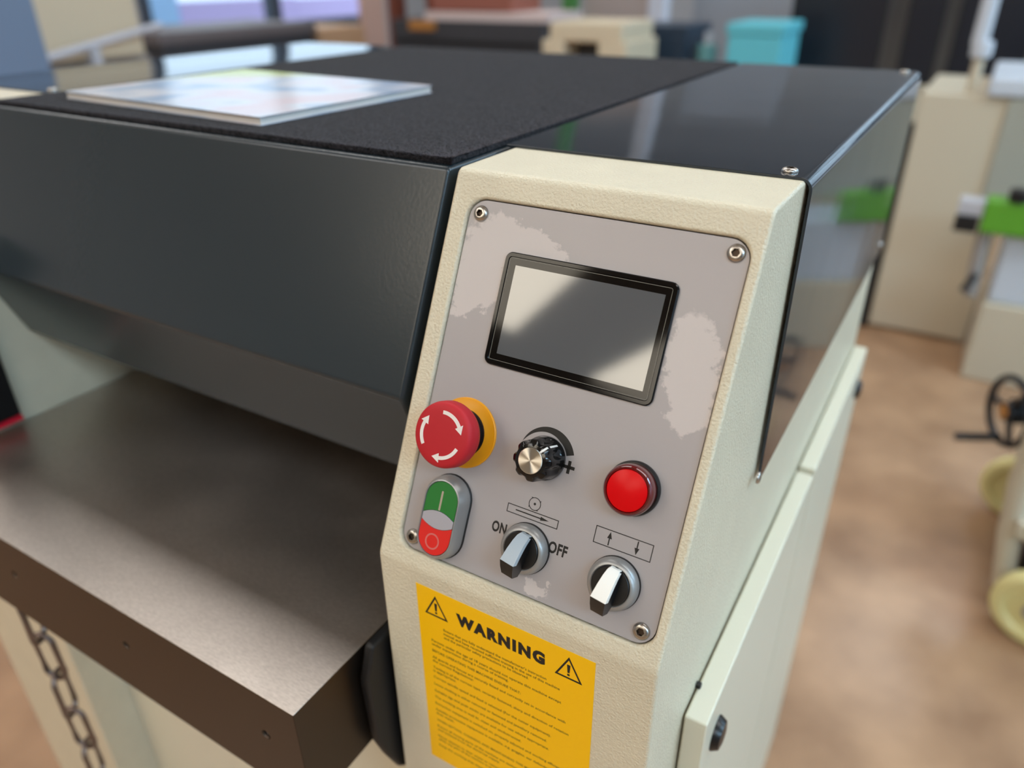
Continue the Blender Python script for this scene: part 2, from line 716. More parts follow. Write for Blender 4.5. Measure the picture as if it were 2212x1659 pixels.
# pastel hoardings outside the left windows
for (y0, y1, z0, z1, c, lab) in (
        (4.1, 6.36, 0.2, 0.98, (240, 206, 240), 'pale pink hoarding board outside the window beside the blue one'),
        (6.37, 6.88, 0.2, 1.06, (176, 214, 250), 'light blue hoarding board outside the window, narrow'),
        (6.89, 8.87, 0.2, 0.98, (222, 196, 242), 'lilac hoarding board outside the window'),
        (8.88, 11.4, 0.2, 0.96, (222, 226, 250), 'pale grey-blue hoarding board outside the window')):
    t = tag(obj('hoarding_board', box(new(), -9.02, -8.98, y0, y1, z0, z1), mat('hoard%d' % c[0], srgb(*c), 0.6), None, bevel=0.004), lab, 'board')
    obj('foot', box(new(), -9.15, -8.85, y0 + .1, y0 + .2, 0.0, z0 + .02), FRAMEM, t)
    obj('foot', box(new(), -9.15, -8.85, y1 - .2, y1 - .1, 0.0, z0 + .02), FRAMEM, t)
struct('trim_1', box(new(), -12, -6.35, 1, 14, -0.06, 0.0), mat('pavement', srgb(176, 174, 170), 0.85, var=(4, .08, 4)))

# ceiling lights (warm white panels)
LAMP = mat('lamp_diffuser', (1, 1, 1, 1), 0.5, emit=(0.44, 0.74, 1.0, 1), estr=21.0)
LAMPN = mat('neutral_lamp_diffuser', (1, 1, 1, 1), 0.5, emit=(0.99, 0.97, 0.95, 1), estr=6.3)
LAMPW = mat('warm_lamp_diffuser', (1, 1, 1, 1), 0.5, emit=(1.0, 0.90, 0.73, 1), estr=7.4)
LF = mat('lamp_frame', srgb(190, 190, 190), 0.5)
for (x, y, lab) in ((-3.0, -1.5, 'oblong ceiling light between the two long warm strips and the planer'),
                    (0.8, -1.7, 'oblong ceiling light before the first right window'),
                    (3.4, -1.7, 'oblong ceiling light close to the first right window'),
                    (-5.2, 1.7, 'oblong ceiling light above the tall blue-grey cabinet'),
                    (-2.2, 1.7, 'oblong ceiling light over the beige sander aisle'),
                    (0.8, 1.7, 'oblong ceiling light above the wheeled cart'),
                    (3.4, 1.7, 'oblong ceiling light close to the second right window'),
                    (-5.2, 5.4, 'oblong ceiling light close to the left window'),
                    (-2.2, 5.4, 'oblong ceiling light above the green post'),
                    (0.8, 5.4, 'oblong ceiling light above the dark navy panels'),
                    (3.4, 5.4, 'oblong ceiling light close to the third right window')):
    t = thing('ceiling_light', (x, y, RZ), lab, 'light')
    obj('frame', frame(new(), rrect(0, 0, 2.24, 1.24, .02, 2), rrect(0, 0, 2.16, 1.16, .02, 2), -0.05, 0.0), LF, t, T3(x, y, RZ))
    obj('diffuser', box(new(), -1.08, 1.08, -.58, .58, -0.035, -0.005), LAMP if x > 2 else LAMPN, t, T3(x, y, RZ))
# two long warm light strips on the ceiling of the front hall, set askew to the machines
SA = radians(51.5)
for (px_, py_, side, l0, l1, lab) in ((-2.95, -4.75, -1, -1.15, 2.6, 'long warm ceiling light strip over the front hall, nearer the left wall'),
                                      (-2.20, -5.40, 1, -1.30, 2.9, 'long warm ceiling light strip over the front hall, nearer the right wall')):
    M = T3(px_, py_, RZ) @ Matrix.Rotation(SA, 4, 'Z')
    t = thing('ceiling_light', (px_, py_, RZ), lab, 'light', SA)
    y0, y1 = (0.0, 1.15) if side < 0 else (-1.25, 0.0)
    obj('frame', frame(new(), [(l0 - .03, y0 - .03), (l1 + .03, y0 - .03), (l1 + .03, y1 + .03), (l0 - .03, y1 + .03)], [(l0, y0), (l1, y0), (l1, y1), (l0, y1)], -0.05, 0.0), LF, t, M)
    obj('diffuser', box(new(), l0, l1, y0, y1, -0.035, -0.005), LAMPW, t, M)

# ------------------------------------------------------------------ thickness planer
TL_ = radians(25.7)
SD = 0.39
NV = Vector((0, -cos(TL_), sin(TL_)))
WV = Vector((0, sin(TL_), cos(TL_)))
PO = Vector((0, 0, H)) - NV * SD
PM = Matrix(((1, WV.x, NV.x, PO.x), (0, WV.y, NV.y, PO.y), (0, WV.z, NV.z, PO.z), (0, 0, 0, 1)))
MMS = Matrix.Scale(0.001, 4)


def at(u, w, h=0.0):
    """world matrix of a control on the sloped panel; mesh in millimetres is scaled by MMS"""
    return PM @ T3(u / 1000, w / 1000, h / 1000)


planer = thing('thickness_planer', (-0.53, 0.66, 0.0),
               'cream and slate thickness planer with sloped control panel and steel table', 'machine')

HC = 0.0025                                  # column skin stands proud of the plate


def slope(w, h):
    return (w * sin(TL_) + (SD - h) * cos(TL_), H + w * cos(TL_) - (SD - h) * sin(TL_))


def fillet(p0, p1, p2, r, n=7):
    a, b, c = Vector(p0), Vector(p1), Vector(p2)
    d1, d2 = (a - b).normalized(), (c - b).normalized()
    ang = d1.angle(d2)
    t = r / math.tan(ang / 2)
    s, e = b + d1 * t, b + d2 * t
    bis = (d1 + d2).normalized()
    ctr = b + bis * (r / sin(ang / 2))
    out = []
    v0, v1 = s - ctr, e - ctr
    tot = v0.angle(v1)
    for k in range(n + 1):
        f = k / n
        v = (v0 * sin((1 - f) * tot) + v1 * sin(f * tot)) / sin(tot)
        out.append(tuple(ctr + v))
    return out


TZ = H - 0.4126                              # table top
ZT = H - 0.1045                              # column top under the covers
w_r = (ZT - H + (SD - HC) * sin(TL_)) / cos(TL_)
ridge = slope(w_r, HC)
bend = slope(-0.1752, HC)
YF = bend[0]
prof_top = fillet((1.0, ZT), ridge, bend, 0.006)
prof_bend = fillet(ridge, bend, (YF, 0), 0.012)


def column(name, x0, x1, hole):
    bm = new()
    prof = [(1.0, 0.0), (1.0, ZT)] + prof_top + prof_bend + [(YF, 0.0)]
    ia = 2 + len(prof_top) - 1               # slope segment ia -> ia+1
    n = len(prof)
    L = [bm.verts.new((x0, y, z)) for y, z in prof]
    R_ = [bm.verts.new((x1, y, z)) for y, z in prof]
    bm.faces.new(L)
    bm.faces.new(R_[::-1])
    for i in range(n):
        j = (i + 1) % n
        if i == ia and hole:
            outer = [L[i].co.copy(), R_[i].co.copy(), R_[j].co.copy(), L[j].co.copy()]
            hole_pts = [PM @ Vector((u, w, HC)) for u, w in hole]
            ov, hv = holed_face(bm, outer, [hole_pts])
            low = [bm.verts.new(PM @ Vector((u, w, -0.0016))) for u, w in hole]
            v = hv[0]
            for k in range(len(v)):
                m_ = (k + 1) % len(v)
                bm.faces.new((v[k], v[m_], low[m_], low[k]))
        else:
            bm.faces.new((L[i], L[j], R_[j], R_[i]))
    return obj(name, bm, CREAM, planer, bevel=0.0022, segs=3, angle=30)


PU0, PU1, PW0, PW1 = -0.2538, -0.0841, -0.1652, 0.0546
hole = rrect((PU0 + PU1) / 2, (PW0 + PW1) / 2, PU1 - PU0, PW1 - PW0, 0.0115, 7)
XL, XR = -0.2668, -0.0775
tag(column('control_column', XL, XR, hole), 'textured cream column that carries the control panel')
tag(column('side_column', -1.002, -0.7945, None), 'textured cream column on the far side of the table')

# --- hood between the columns
bm = new()
hx0, hx1 = -0.7925, -0.2745
hp = [(1.0, H - .3225), (1.0, H - .1058), (.3822, H - .1058), (.3180, H - .2388), (.3500, H - .3220), (.362, H - .3225)]
loft(bm, [[(hx0, y, z) for y, z in hp], [(hx1, y, z) for y, z in hp]])
hood = obj('hood', bm, SLATE, planer, bevel=0.003, segs=3)
tag(hood, 'slate grey sloped sheet metal hood')
bm = new()
rods = [(-.70, .36), (-.56, .36), (-.42, .36)]
lathe(bm, [(0.045, hx0), (0.045, hx1)], 24, T3(0, .52, H - .325) @ Matrix.Rotation(pi / 2, 4, 'Y'), cap0=True, cap1=True)
obj('feed_roller', bm, DARKSTEEL, planer)
obj('light_blocker', box(new(), -0.7935, -0.2755, 0.560, 0.566, TZ + .004, H - .324), RUBBER, planer)  # added black sheet: blocks light from behind so the open throat goes dark
# --- covers with folded side
def cover(name, x_in, x_out, ztop, label, y0=0.445, y1=1.0):
    bm = new()
    s = 1 if x_out > x_in else -1
    t = 0.0019
    r = 0.0072
    out_ = [(x_in, ztop)]
    for k in range(7):
        a = (pi / 2) * k / 6
        out_.append((x_out - s * r + s * r * sin(a), ztop - r + r * cos(a)))
    out_.append((x_out, H - 0.3075))
    inn = [(x_out - s * t, H - 0.3075)]
    for k in range(6, -1, -1):
        a = (pi / 2) * k / 6
        inn.append((x_out - s * r + s * (r - t) * sin(a), ztop - r + (r - t) * cos(a)))
    inn.append((x_in, ztop - t))
    pr = out_ + inn
    loft(bm, [[(x, y0, z) for x, z in pr], [(x, y1, z) for x, z in pr]])
    return tag(obj(name, bm, GLOSS, planer, bevel=0.0004, segs=1), label)


ZC = H - 0.1028
cover_r = cover('side_cover', -0.2722, -0.0734, ZC, 'glossy dark slate folded cover over the control column side')
cover_l = cover('side_cover', -0.7945, -1.004, ZC, 'glossy dark slate folded cover beyond the felt mat')


def dome_screw(parent, M, r=0.0048, name='screw'):
    bm = new()
    def hexa(a, rr, h):
        if rr < r * .47:
            k = (a % (pi / 3)) - pi / 6
            return 0.90 / cos(k)
        return 1.0
    lathe(bm, [(r, 0), (r, r * .14), (r * .96, r * .26), (r * .86, r * .38), (r * .70, r * .47), (r * .56, r * .50), (r * .46, r * .50), (r * .45, r * .04), (0, r * .02)], 48, rmod=hexa)
    for f in bm.faces:
        if max(v.co.xy.length for v in f.verts) < r * .475:
            f.material_index = 1  # socket faces in darker steel: recess shade put into the colour
    return obj(name, bm, [STEEL, DARKSTEEL], parent, M, angle=28)


RY90 = Matrix.Rotation(pi / 2, 4, 'Y')
for (x, y) in ((-0.0892, 0.456), (-0.0892, 0.985)):
    dome_screw(cover_r, T3(x, y, ZC), 0.0048)
for (y, z) in ((0.4355, H - 0.2985), (0.985, H - 0.297)):
    dome_screw(cover_r, T3(-0.0734, y, z) @ RY90, 0.0042)
for (x, y) in ((-0.815, 0.456), (-0.985, 0.456)):
    dome_screw(cover_l, T3(x, y, ZC), 0.0048)

# --- planing table with tapped holes in its front edge
TZ = H - 0.4126
tx0, tx1, ty0, ty1, tth = -0.793, -0.285, 0.199, 0.84, 0.097
bm = new()
hz = TZ - 0.0410
hole_r = 0.0041
hc = [-0.6235 - .153, -0.6235, -0.470, -0.3184]
outer = [(tx0, ty0, TZ - tth), (tx1, ty0, TZ - tth), (tx1, ty0, TZ), (tx0, ty0, TZ)]
loops = [[(c + hole_r * cos(2 * pi * i / 20), ty0, hz + hole_r * sin(2 * pi * i / 20)) for i in range(20)] for c in hc]
ov, hv = holed_face(bm, outer, loops)
bk = [bm.verts.new((x, ty1, z)) for x, y, z in outer]
for i in range(4):
    j = (i + 1) % 4
    bm.faces.new((ov[j], ov[i], bk[i], bk[j]))
bm.faces.new(bk)
for f in bm.faces:
    f.material_index = 0
bmesh.ops.recalc_face_normals(bm, faces=bm.faces)
for f in bm.faces:
    if f.normal.z > 0.9:
        f.material_index = 1
table = obj('planing_table', bm, [DARKSTEEL, TABLE], planer, bevel=0.0007, segs=2)  # sides darker and browner than the top: floor reflection put into the colour
tag(table, 'thick ground steel planing table with tapped holes in the front edge')
for c in hc:
    bm = new()
    pr = []
    for k in range(13):
        pr.append((hole_r - (0.0007 if k % 2 else 0.0), 0.0012 * k))
    lathe(bm, pr + [(0.0, 0.0144)], 20)
    obj('threaded_hole', bm, DARKSTEEL, table, T3(c, ty0, hz) @ Matrix.Rotation(-pi / 2, 4, 'X'))
# base behind the table front
obj('base_cabinet', box(new(), -0.794, -0.268, 0.322, 0.98, 0.0, H - 0.62), CREAM_S, planer, bevel=0.003)
bm = new()
lathe(bm, [(0.05, 0.60), (0.05, TZ - tth)], 28, cap0=True, cap1=True)
obj('lifting_screw', bm, DARKSTEEL, planer, T3(-0.54, 0.55, 0))
# rubber flap in the gap beside the table
fl = [(0.262, H - .404), (0.252, H - .43), (0.2545, H - .495), (0.2625, H - .520), (0.274, H - .548), (0.290, H - .566), (0.32, H - .575), (0.36, H - .57), (0.40, H - .53), (0.40, H - .404)]
bm = new()
loft(bm, [[(-0.2795, y, z) for y, z in fl], [(-0.2715, y, z) for y, z in fl]])
tag(obj('rubber_flap', bm, RUBBER, planer, bevel=0.003, segs=3), 'black rubber flap between table and column')
# guard with a red strip on the inner face of the far column
g = obj('edge_guard', box(new(), -0.7945, -0.781, 0.266, 0.3115, H - .398, H - .20), BLACK, planer, bevel=0.002)
obj('red_strip', box(new(), -0.7935, -0.7795, 0.265, 0.3110, H - .4035, H - .3985), mat('red_strip', srgb(196, 20, 46), .4), g)

# --- doors on the side of the base
DZ = H - 0.4325
for (y0, y1, ly, lz) in ((0.3405, 0.662, 0.374, H - .4775), (0.6715, 0.987, 0.955, H - .478)):
    d = obj('side_door', box(new(), -0.0762, -0.0605, y0, y1, 0.10, DZ), CREAM_S, planer, bevel=0.0018, segs=3)
    bm = new()
    lathe(bm, [(0.013, 0), (0.013, 0.001), (0.0105, 0.0055), (0.006, 0.0065), (0.0, 0.0066)], 28)
    tag(obj('latch', bm, BLACK, d, T3(-0.0605, ly, lz) @ RY90), 'round black latch')
    for zz in (0.3, 0.7):
        bm = new()
        box(bm, -0.0774, -0.0763, y0 + .02, y0 + .05, zz, zz + .05)
        obj('hinge', bm, BLACK, d)
obj('seam_stud', box(new(), -0.0776, -0.0738, 0.3655, 0.3695, DZ - .0005, DZ + .0035), BLACK, planer, bevel=0.0008)

# --- control plate
bm = new()
prism(bm, rrect((PU0 + PU1) / 2, (PW0 + PW1) / 2, PU1 - PU0 - 0.0009, PW1 - PW0 - 0.0009, 0.0112, 7), -0.0015, 0.0)
plate = obj('control_plate', bm, PLATE, planer, PM, bevel=0.0003, segs=1)
tag(plate, 'brushed silver control plate with torn remains of protective film and their painted gleam')
for (u, w) in ((-245.2, 45.8), (-91.9, 47.0), (-245.0, -157.3), (-92.2, -157.2)):
    dome_screw(plate, at(u, w), 0.0048)

# printed symbols on the plate (millimetres)
PR = 0.06


def line(bm, a, b, t):
    a, b = Vector(a), Vector(b)
    d = (b - a).normalized()
    s = Vector((-d.y, d.x)) * t / 2
    prism(bm, [tuple(a + s), tuple(a - s), tuple(b - s), tuple(b + s)], 0.01, PR)


def rect_outline(bm, u0, u1, w0, w1, t):
    frame(bm, [(u0, w0), (u1, w0), (u1, w1), (u0, w1)], [(u0 + t, w0 + t), (u1 - t, w0 + t), (u1 - t, w1 - t), (u0 + t, w1 - t)], 0.01, PR)


def arrow(bm, a, b, t, hl, hw):
    a, b = Vector(a), Vector(b)
    d = (b - a).normalized()
    s = Vector((-d.y, d.x))
    k = b - d * hl
    line(bm, a, k, t)
    prism(bm, [tuple(k + s * hw / 2), tuple(k - s * hw / 2), tuple(b)], 0.01, PR)


def printed(name, bm, m=INK):
    return obj(name, bm, m, plate, PM @ MMS)


bm = new()
rect_outline(bm, -130.3, -96.6, -120.3, -110.5, 0.5)
printed('height_symbol', bm)
bm = new()
arrow(bm, (-121.4, -119.3), (-121.4, -111.6), 0.7, 3.8, 2.8)
printed('up_arrow', bm)
bm = new()
arrow(bm, (-105.3, -111.4), (-105.3, -119.1), 0.7, 3.8, 2.8)
printed('down_arrow', bm)
bm = new()
rect_outline(bm, -185.9, -152.4, -121.0, -115.7, 0.5)
printed('board_symbol', bm)
bm = new()
arrow(bm, (-180.2, -118.25), (-158.4, -118.25), 0.7, 5.4, 2.3)
printed('feed_arrow', bm)
bm = new()
frame(bm, circ(-169.2, -111.3, 3.9, 36), circ(-169.2, -111.3, 3.45, 36), 0.01, PR)
prism(bm, circ(-169.2, -111.3, 0.75, 16), 0.01, PR)
for k in range(4):
    a = radians(20 + 90 * k)
    c = Vector((-169.2, -111.3))
    p = c + Vector((cos(a), sin(a))) * 3.8
    q = p + Vector((-sin(a), cos(a))) * 1.5 + Vector((cos(a), sin(a))) * 0.5
    r_ = c + Vector((cos(a + .35), sin(a + .35))) * 3.6
    prism(bm, [tuple(p), tuple(q), tuple(r_)], 0.01, PR)
printed('cutter_symbol', bm)
bm = new()
N = 40
C0 = Vector((-169.0, -83.3))
o_, i_ = [], []
for k in range(N + 1):
    f = k / N
    a = radians(162 - 142 * f)
    o_.append(C0 + Vector((cos(a), sin(a))) * 17.5)
    ri = 17.45 - 4.6 * min(1, (f / 0.72)) ** 0.75
    i_.append(C0 + Vector((cos(a), sin(a))) * ri)
for k in range(N):
    prism(bm, [tuple(o_[k + 1]), tuple(o_[k]), tuple(i_[k]), tuple(i_[k + 1])], 0.01, PR)
printed('speed_wedge', bm)
bm = new()
line(bm, (-157.6, -84.7), (-150.4, -84.7), 1.9)
line(bm, (-154.0, -88.4), (-154.0, -81.0), 1.9)
printed('plus_sign', bm)
bm = new()
text_bm(bm, 'ON', -193.0, -134.9, width=9.8, height=6.4, z=PR, bold=0.035, space=1.06)
printed('lettering_on', bm)
bm = new()
text_bm(bm, 'OFF', -155.2, -134.7, width=11.9, height=6.6, z=PR, bold=0.035, space=1.06)
printed('lettering_off', bm)

# --- touch screen
ucx, wcx = (-221.8 - 115.8) / 2, (27.0 - 40.0) / 2
W_, H_ = 106.0, 67.0
bm = new()
def rl(w, h, r, z): return [(x, y, z) for x, y in rrect(0, 0, w, h, r, 5)]
loft(bm, [rl(W_, H_, 4.5, 0), rl(W_, H_, 4.5, 1.2), rl(W_ - 1.2, H_ - 1.2, 4.0, 1.9), rl(W_ - 5.0, H_ - 5.0, 2.2, 1.9), rl(W_ - 5.6, H_ - 5.6, 2.0, 1.3), rl(W_ - 6.4, H_ - 6.4, 1.8, 1.3)], cap0=True, cap1=True)
hmi = obj('touch_screen', bm, GLASSB, planer, at(ucx, wcx) @ MMS)
tag(hmi, 'dark touch screen in a black frame')
obj('display', prism(new(), [(-45.9, -26.2), (45.9, -26.2), (45.9, 26.2), (-45.9, 26.2)], 1.31, 1.38), SCREEN, hmi, at(-168.2, -6.5) @ MMS)
obj('inset_line', frame(new(), rrect(0, 0, 99.6, 60.6, 1.2, 3), rrect(0, 0, 99.1, 60.1, 1.0, 3), 1.31, 1.36), mat('grey_line', srgb(120, 118, 110), .4), hmi, at(ucx, wcx) @ MMS)

# --- emergency stop
EM = at(-224.0, -84.0) @ MMS
bm = new()
def knurl(a, r, h): return 1.0 + (0.010 if (17.2 < h < 19.6 and int(round(a / (2 * pi) * 192)) % 2) else 0.0)
lathe(bm, [(14.0, 13.0), (17.0, 13.2), (18.6, 14.6), (19.2, 16.6), (19.5, 17.4), (19.6, 18.4), (19.5, 19.4), (19.6, 20.2), (19.55, 23.2), (19.2, 24.8), (18.3, 26.2), (17.0, 26.9), (14, 27.2), (8, 27.4), (0, 27.5)], 192, rmod=knurl)
estop = obj('emergency_stop', bm, REDM, planer, EM, angle=50)
tag(estop, 'red mushroom emergency stop button with white turn arrows')
bm = new()
lathe(bm, [(14.5, 0.4), (14.5, 3.0), (13.2, 3.4), (13.2, 13.6), (12.0, 13.6)], 48)
obj('collar', bm, BLACK, estop, EM)
bm = new()
lathe(bm, [(21.4, 0.0), (21.4, 0.9), (20.9, 1.4), (16, 1.4), (14.2, 2.6), (13.0, 2.6)], 64)
obj('legend_ring', bm, YEL, estop, EM)
for (a0, a1) in ((96, 20), (-22, -98), (217, 144)):
    bm = new()
    n = 18
    rr = 13.2
    hw = 1.05
    zt = 27.55
    def P(a, r): return (r * cos(radians(a)), r * sin(radians(a)))
    ae = a1 + 14
    for k in range(n):
        b0, b1 = a0 + (ae - a0) * k / n, a0 + (ae - a0) * (k + 1) / n
        prism(bm, [P(b1, rr + hw), P(b0, rr + hw), P(b0, rr - hw), P(b1, rr - hw)], 26.6, zt)
    prism(bm, [P(ae + 1, rr + 2.7), P(ae + 1, rr - 2.7), P(a1 - 5, rr + .4)], 26.6, zt)
    obj('turn_arrow', bm, WHITE, estop, EM)

# --- speed knob
KM = at(-169.2, -83.6) @ MMS
bm = new()
def flute(a, r, h):
    if 5.0 < h < 18.2 and r > 10.5:
        c = 0.5 - 0.5 * cos(8 * (a - 0.9))
        k = min(1.0, (h - 5.0) / 2.0)
        return 1.0 - 0.125 * k * max(0.0, c - 0.25) / 0.75
    return 1.0
lathe(bm, [(11.5, 0.3), (12.7, 0.4), (12.9, 2.2), (12.6, 3.8), (12.5, 5.0), (12.5, 6.0), (12.45, 8.0), (12.3, 12.0), (12.1, 16.4), (11.6, 17.6), (9.4, 19.2), (7.7, 19.6), (7.5, 19.2), (0, 19.2)], 160, rmod=flute)
knob = obj('speed_knob', bm, BLACKG, planer, KM, angle=28)
tag(knob, 'fluted glossy black speed knob with spun aluminium cap')
bm = new()
lathe(bm, [(7.4, 19.0), (7.4, 19.7), (7.1, 19.9), (0, 19.9)], 48)
obj('cap', bm, ALUM, knob, KM, angle=15)
bm = new()
RA = Matrix.Rotation(radians(51), 4, 'Z')
for (r0, h0, r1, h1) in ((7.6, 19.75, 9.4, 19.25), (9.4, 19.25, 11.6, 17.65), (11.6, 17.65, 12.25, 12.0), (12.25, 12.0, 12.5, 5.5)):
    loft(bm, [[(r0 - .2, -.55, h0 - .4), (r0 - .2, .55, h0 - .4), (r0 + .2, .55, h0 + .25), (r0 + .2, -.55, h0 + .25)],
              [(r1 - .2, -.55, h1 - .4), (r1 - .2, .55, h1 - .4), (r1 + .2, .55, h1 + .25), (r1 + .2, -.55, h1 + .25)]], RA)
obj('pointer', bm, WHITE, knob, KM)

# --- pilot lamp
LM = at(-114.8, -84.4) @ MMS
bm = new()
lathe(bm, [(11.3, 10.6), (11.2, 11.5), (10.6, 11.8), (0, 12.0)], 56)
lamp = obj('pilot_lamp', bm, REDL, planer, LM)
tag(lamp, 'round red pilot lamp')
bm = new()
lathe(bm, [(13.4, 3.4), (13.8, 3.6), (13.9, 6.0), (13.9, 9.2), (13.5, 10.9), (12.6, 11.8), (11.7, 11.8), (11.3, 10.8)], 56)
obj('rim', bm, REDRIM, lamp, LM)
bm = new()
lathe(bm, [(15.0, 0), (15.0, 2.4), (14.4, 3.4), (12, 3.4)], 56)
obj('base_ring', bm, BLACK, lamp, LM)


# --- selector switches
def selector(u, w, ins, ang, label):
    M = at(u, w) @ MMS
    bm = new()
    lathe(bm, [(14.6, 1.2), (14.75, 2.0), (14.5, 4.0), (13.6, 6.0), (12.4, 7.2), (11.5, 7.4), (11.0, 7.0), (10.9, 5.0)], 56)
    s = obj('selector_switch', bm, SILVERP, planer, M)
    tag(s, label)
    bm = new()
    lathe(bm, [(15.0, 0), (15.0, 1.2), (12, 1.3)], 56)
    obj('gasket', bm, RUBBER, s, M)
    bm = new()
    lathe(bm, [(10.8, 5.0), (10.8, 7.4), (10.4, 7.8), (0, 7.8)], 48)
    obj('disc', bm, BLACK, s, M)
    RM = M @ Matrix.Rotation(radians(ang), 4, 'Z')
    secs = [(10.4, 2.9, 3.4, 9.8), (9.4, 3.3, 4.0, 12.0), (6.5, 3.6, 4.5, 14.9), (2.0, 3.95, 4.9, 17.6), (-2.0, 4.2, 5.1, 19.3), (-5.0, 4.4, 5.2, 20.5), (-5.3, 4.4, 5.2, 20.5), (-10.0, 4.1, 5.0, 17.4), (-14.8, 3.7, 4.2, 13.2)]
    bm = new()
    loft(bm, [[(-b, v, 7.4), (b, v, 7.4), (b * .96, v, 8.4 if h > 9 else 7.9), (a, v, h), (-a, v, h), (-b * .96, v, 8.4 if h > 9 else 7.9)] for v, a, b, h in secs])
    obj('lever', bm, BLACK, s, RM, angle=24)
    bm = new()
    loft(bm, [[(-a - .55, v, h - 3.2), (a + .55, v, h - 3.2), (a + .15, v, h + .25), (-a - .15, v, h + .25)] for v, a, b, h in [(10.75, 2.5, 3, 9.6)] + secs[1:6]])
    obj('insert', bm, ins, s, RM, bevel=0.00025 * 1000, angle=24)
    return s


selector(-168.3, -137.7, INSG, -9, 'silver ringed selector switch with grey lever insert')
selector(-112.8, -137.7, INSW, -7.5, 'silver ringed selector switch with white lever insert')

# --- double push button
DM = at(-224.2, -137.0) @ MMS
bm = new()
def sl(w, h, z): return [(x, y, z) for x, y in stadium(0, 0, w, h)]
loft(bm, [sl(29.0, 52.2, 1.4), sl(28.9, 52.1, 5.0), sl(27.6, 50.8, 8.2), sl(24.6, 47.8, 10.6), sl(23.2, 46.4, 10.9), sl(22.7, 45.9, 10.4), sl(22.6, 45.8, 8.0)], cap1=True)
dbl = obj('double_push_button', bm, SILVERP, planer, DM)
tag(dbl, 'silver double push button with green start and red stop')
bm = new()
loft(bm, [sl(30.0, 53.2, 0), sl(30.0, 53.2, 1.0), sl(29.0, 52.2, 1.5)])
obj('gasket', bm, RUBBER, dbl, DM)
R0 = 11.1
S0 = 22.9 - 0.2 - R0


def arc_w(x, mid, side):
    return side + (mid - side) * (1 - (x / R0) ** 2)


xs = [R0 * (1 - 2 * k / 16) for k in range(17)]
top = [(R0 * cos(pi * k / 16), S0 + R0 * sin(pi * k / 16)) for k in range(17)]
low = [(x, arc_w(x, 4.6, 1.3)) for x in xs[::-1]]
prism(bm := new(), top + low, 8.5, 10.55)
gb = obj('start_button', bm, GREENB, dbl, DM, bevel=0.25)
obj('start_mark', prism(new(), stadium(-0.3, 11.0, 1.3, 12.2, 6), 10.5, 10.62), MARK, dbl, DM)
bot = [(R0 * cos(pi + pi * k / 16), -S0 + R0 * sin(pi + pi * k / 16)) for k in range(17)]
hi = [(x, arc_w(x, -6.6, -3.2)) for x in xs]
prism(bm := new(), bot + hi, 8.5, 10.55)
obj('stop_button', bm, REDB, dbl, DM, bevel=0.25)
obj('stop_mark', frame(new(), circ(-0.6, -14.6, 5.0, 36), circ(-0.6, -14.6, 4.0, 36), 10.5, 10.62), MARKR, dbl, DM)
mid = [(x, arc_w(x, 4.4, 1.1)) for x in xs] + [(x, arc_w(x, -6.4, -3.0)) for x in xs[::-1]]
prism(bm := new(), mid, 8.5, 10.75)
obj('indicator_lens', bm, LENSW, dbl, DM, bevel=0.3)

# --- warning label on the lower front of the column
KF = YF / 0.2751
lx, lz = -0.2394 * KF, H - 0.340 * KF
LBL = Matrix(((1, 0, 0, lx), (0, 0, -1, YF), (0, 1, 0, lz), (0, 0, 0, 1))) @ Matrix.Scale(0.001 * KF, 4)
bm = new()
prism(bm, [(0, 0), (-0.0, -169.7), (125.6, -169.7), (125.6, 0)], 0.02, 0.22)
label = obj('warning_label', bm, LABELY, planer, LBL)
tag(label, 'yellow warning label with black lettering')
bm = new()
text_bm(bm, 'WARNING', 30.2, -20.0, width=63.3, height=9.0, z=0.26, bold=0.07, space=1.26)
tag(obj('heading', bm, INK, label, LBL, recalc=False), 'bold black heading reading WARNING')
LINES = [('Ensure that you fully understand the manufacturer\'s instruction', 19.5, 94.7, -31.4),
         ('manual and have received sufficient training in the use of this machine', 19.4, 103.8, -34.8),
         ('and the particular safety precautions to be observed.', 19.5, 82.4, -38.2),
         ('Persons under the age of 18 years should not operate this machine except', 9.2, 105.0, -45.8),
         ('under supervision during a course of training.', 9.1, 68.0, -49.3),
         ('BEFORE OPERATING THIS MACHINE ENSURE THAT:', 9.0, 76.8, -55.3),
         ('All guards and fences are securely fitted and correctly set in accordance with', 8.7, 108.3, -61.6),
         ('the current Regulations:', 8.6, 41.0, -65.1),
         ('Tooling is of the correct type, securely fastened, sharp and direction of rotation', 8.6, 110.7, -71.4),
         ('is appropriate.', 8.4, 27.0, -74.9),
         ('Correct spindle speed and feed is selected (For the cutter equipment).', 8.3, 98.6, -81.0),
         ('Loose clothing is either removed or fastened and jewellery removed.', 8.3, 95.8, -87.8),
         ('Suitable jigs and push sticks are available for use where appropriate.', 8.2, 97.5, -94.6),
         ('The working area is well lit, clean and unobstructed.', 8.0, 77.0, -101.2),
         ('Extraction equipment is switched on, properly adjusted and working efficiently', 7.9, 109.0, -107.8),
         ('Suitable protective equipment is available, e.g. goggles, ear defenders', 7.9, 99.0, -114.4),
         ('dust mask.', 8.0, 23.0, -118.2),
         ('WHEN SETTING, CLEANING AND MAINTAINING THIS MACHINE', 8.0, 92.0, -125.5),
         ('Ensure all moving parts of the machine are stationary', 8.0, 78.0, -131.8),
         ('and isolated from the electrical supply.', 8.1, 60.0, -135.6),
         ('Never attempt to clear waste or remove guards', 7.9, 70.0, -142.8),
         ('while any part of the machine is in motion.', 8.0, 64.0, -146.4),
         ('Keep the working area clean and tidy.', 8.0, 58.0, -152.8)]
bm = new()
for s, a, b, yc in LINES:
    text_bm(bm, s, a, yc - 1.0, width=b - a, height=2.25, z=0.26, bold=0.014, res=2, space=1.03)
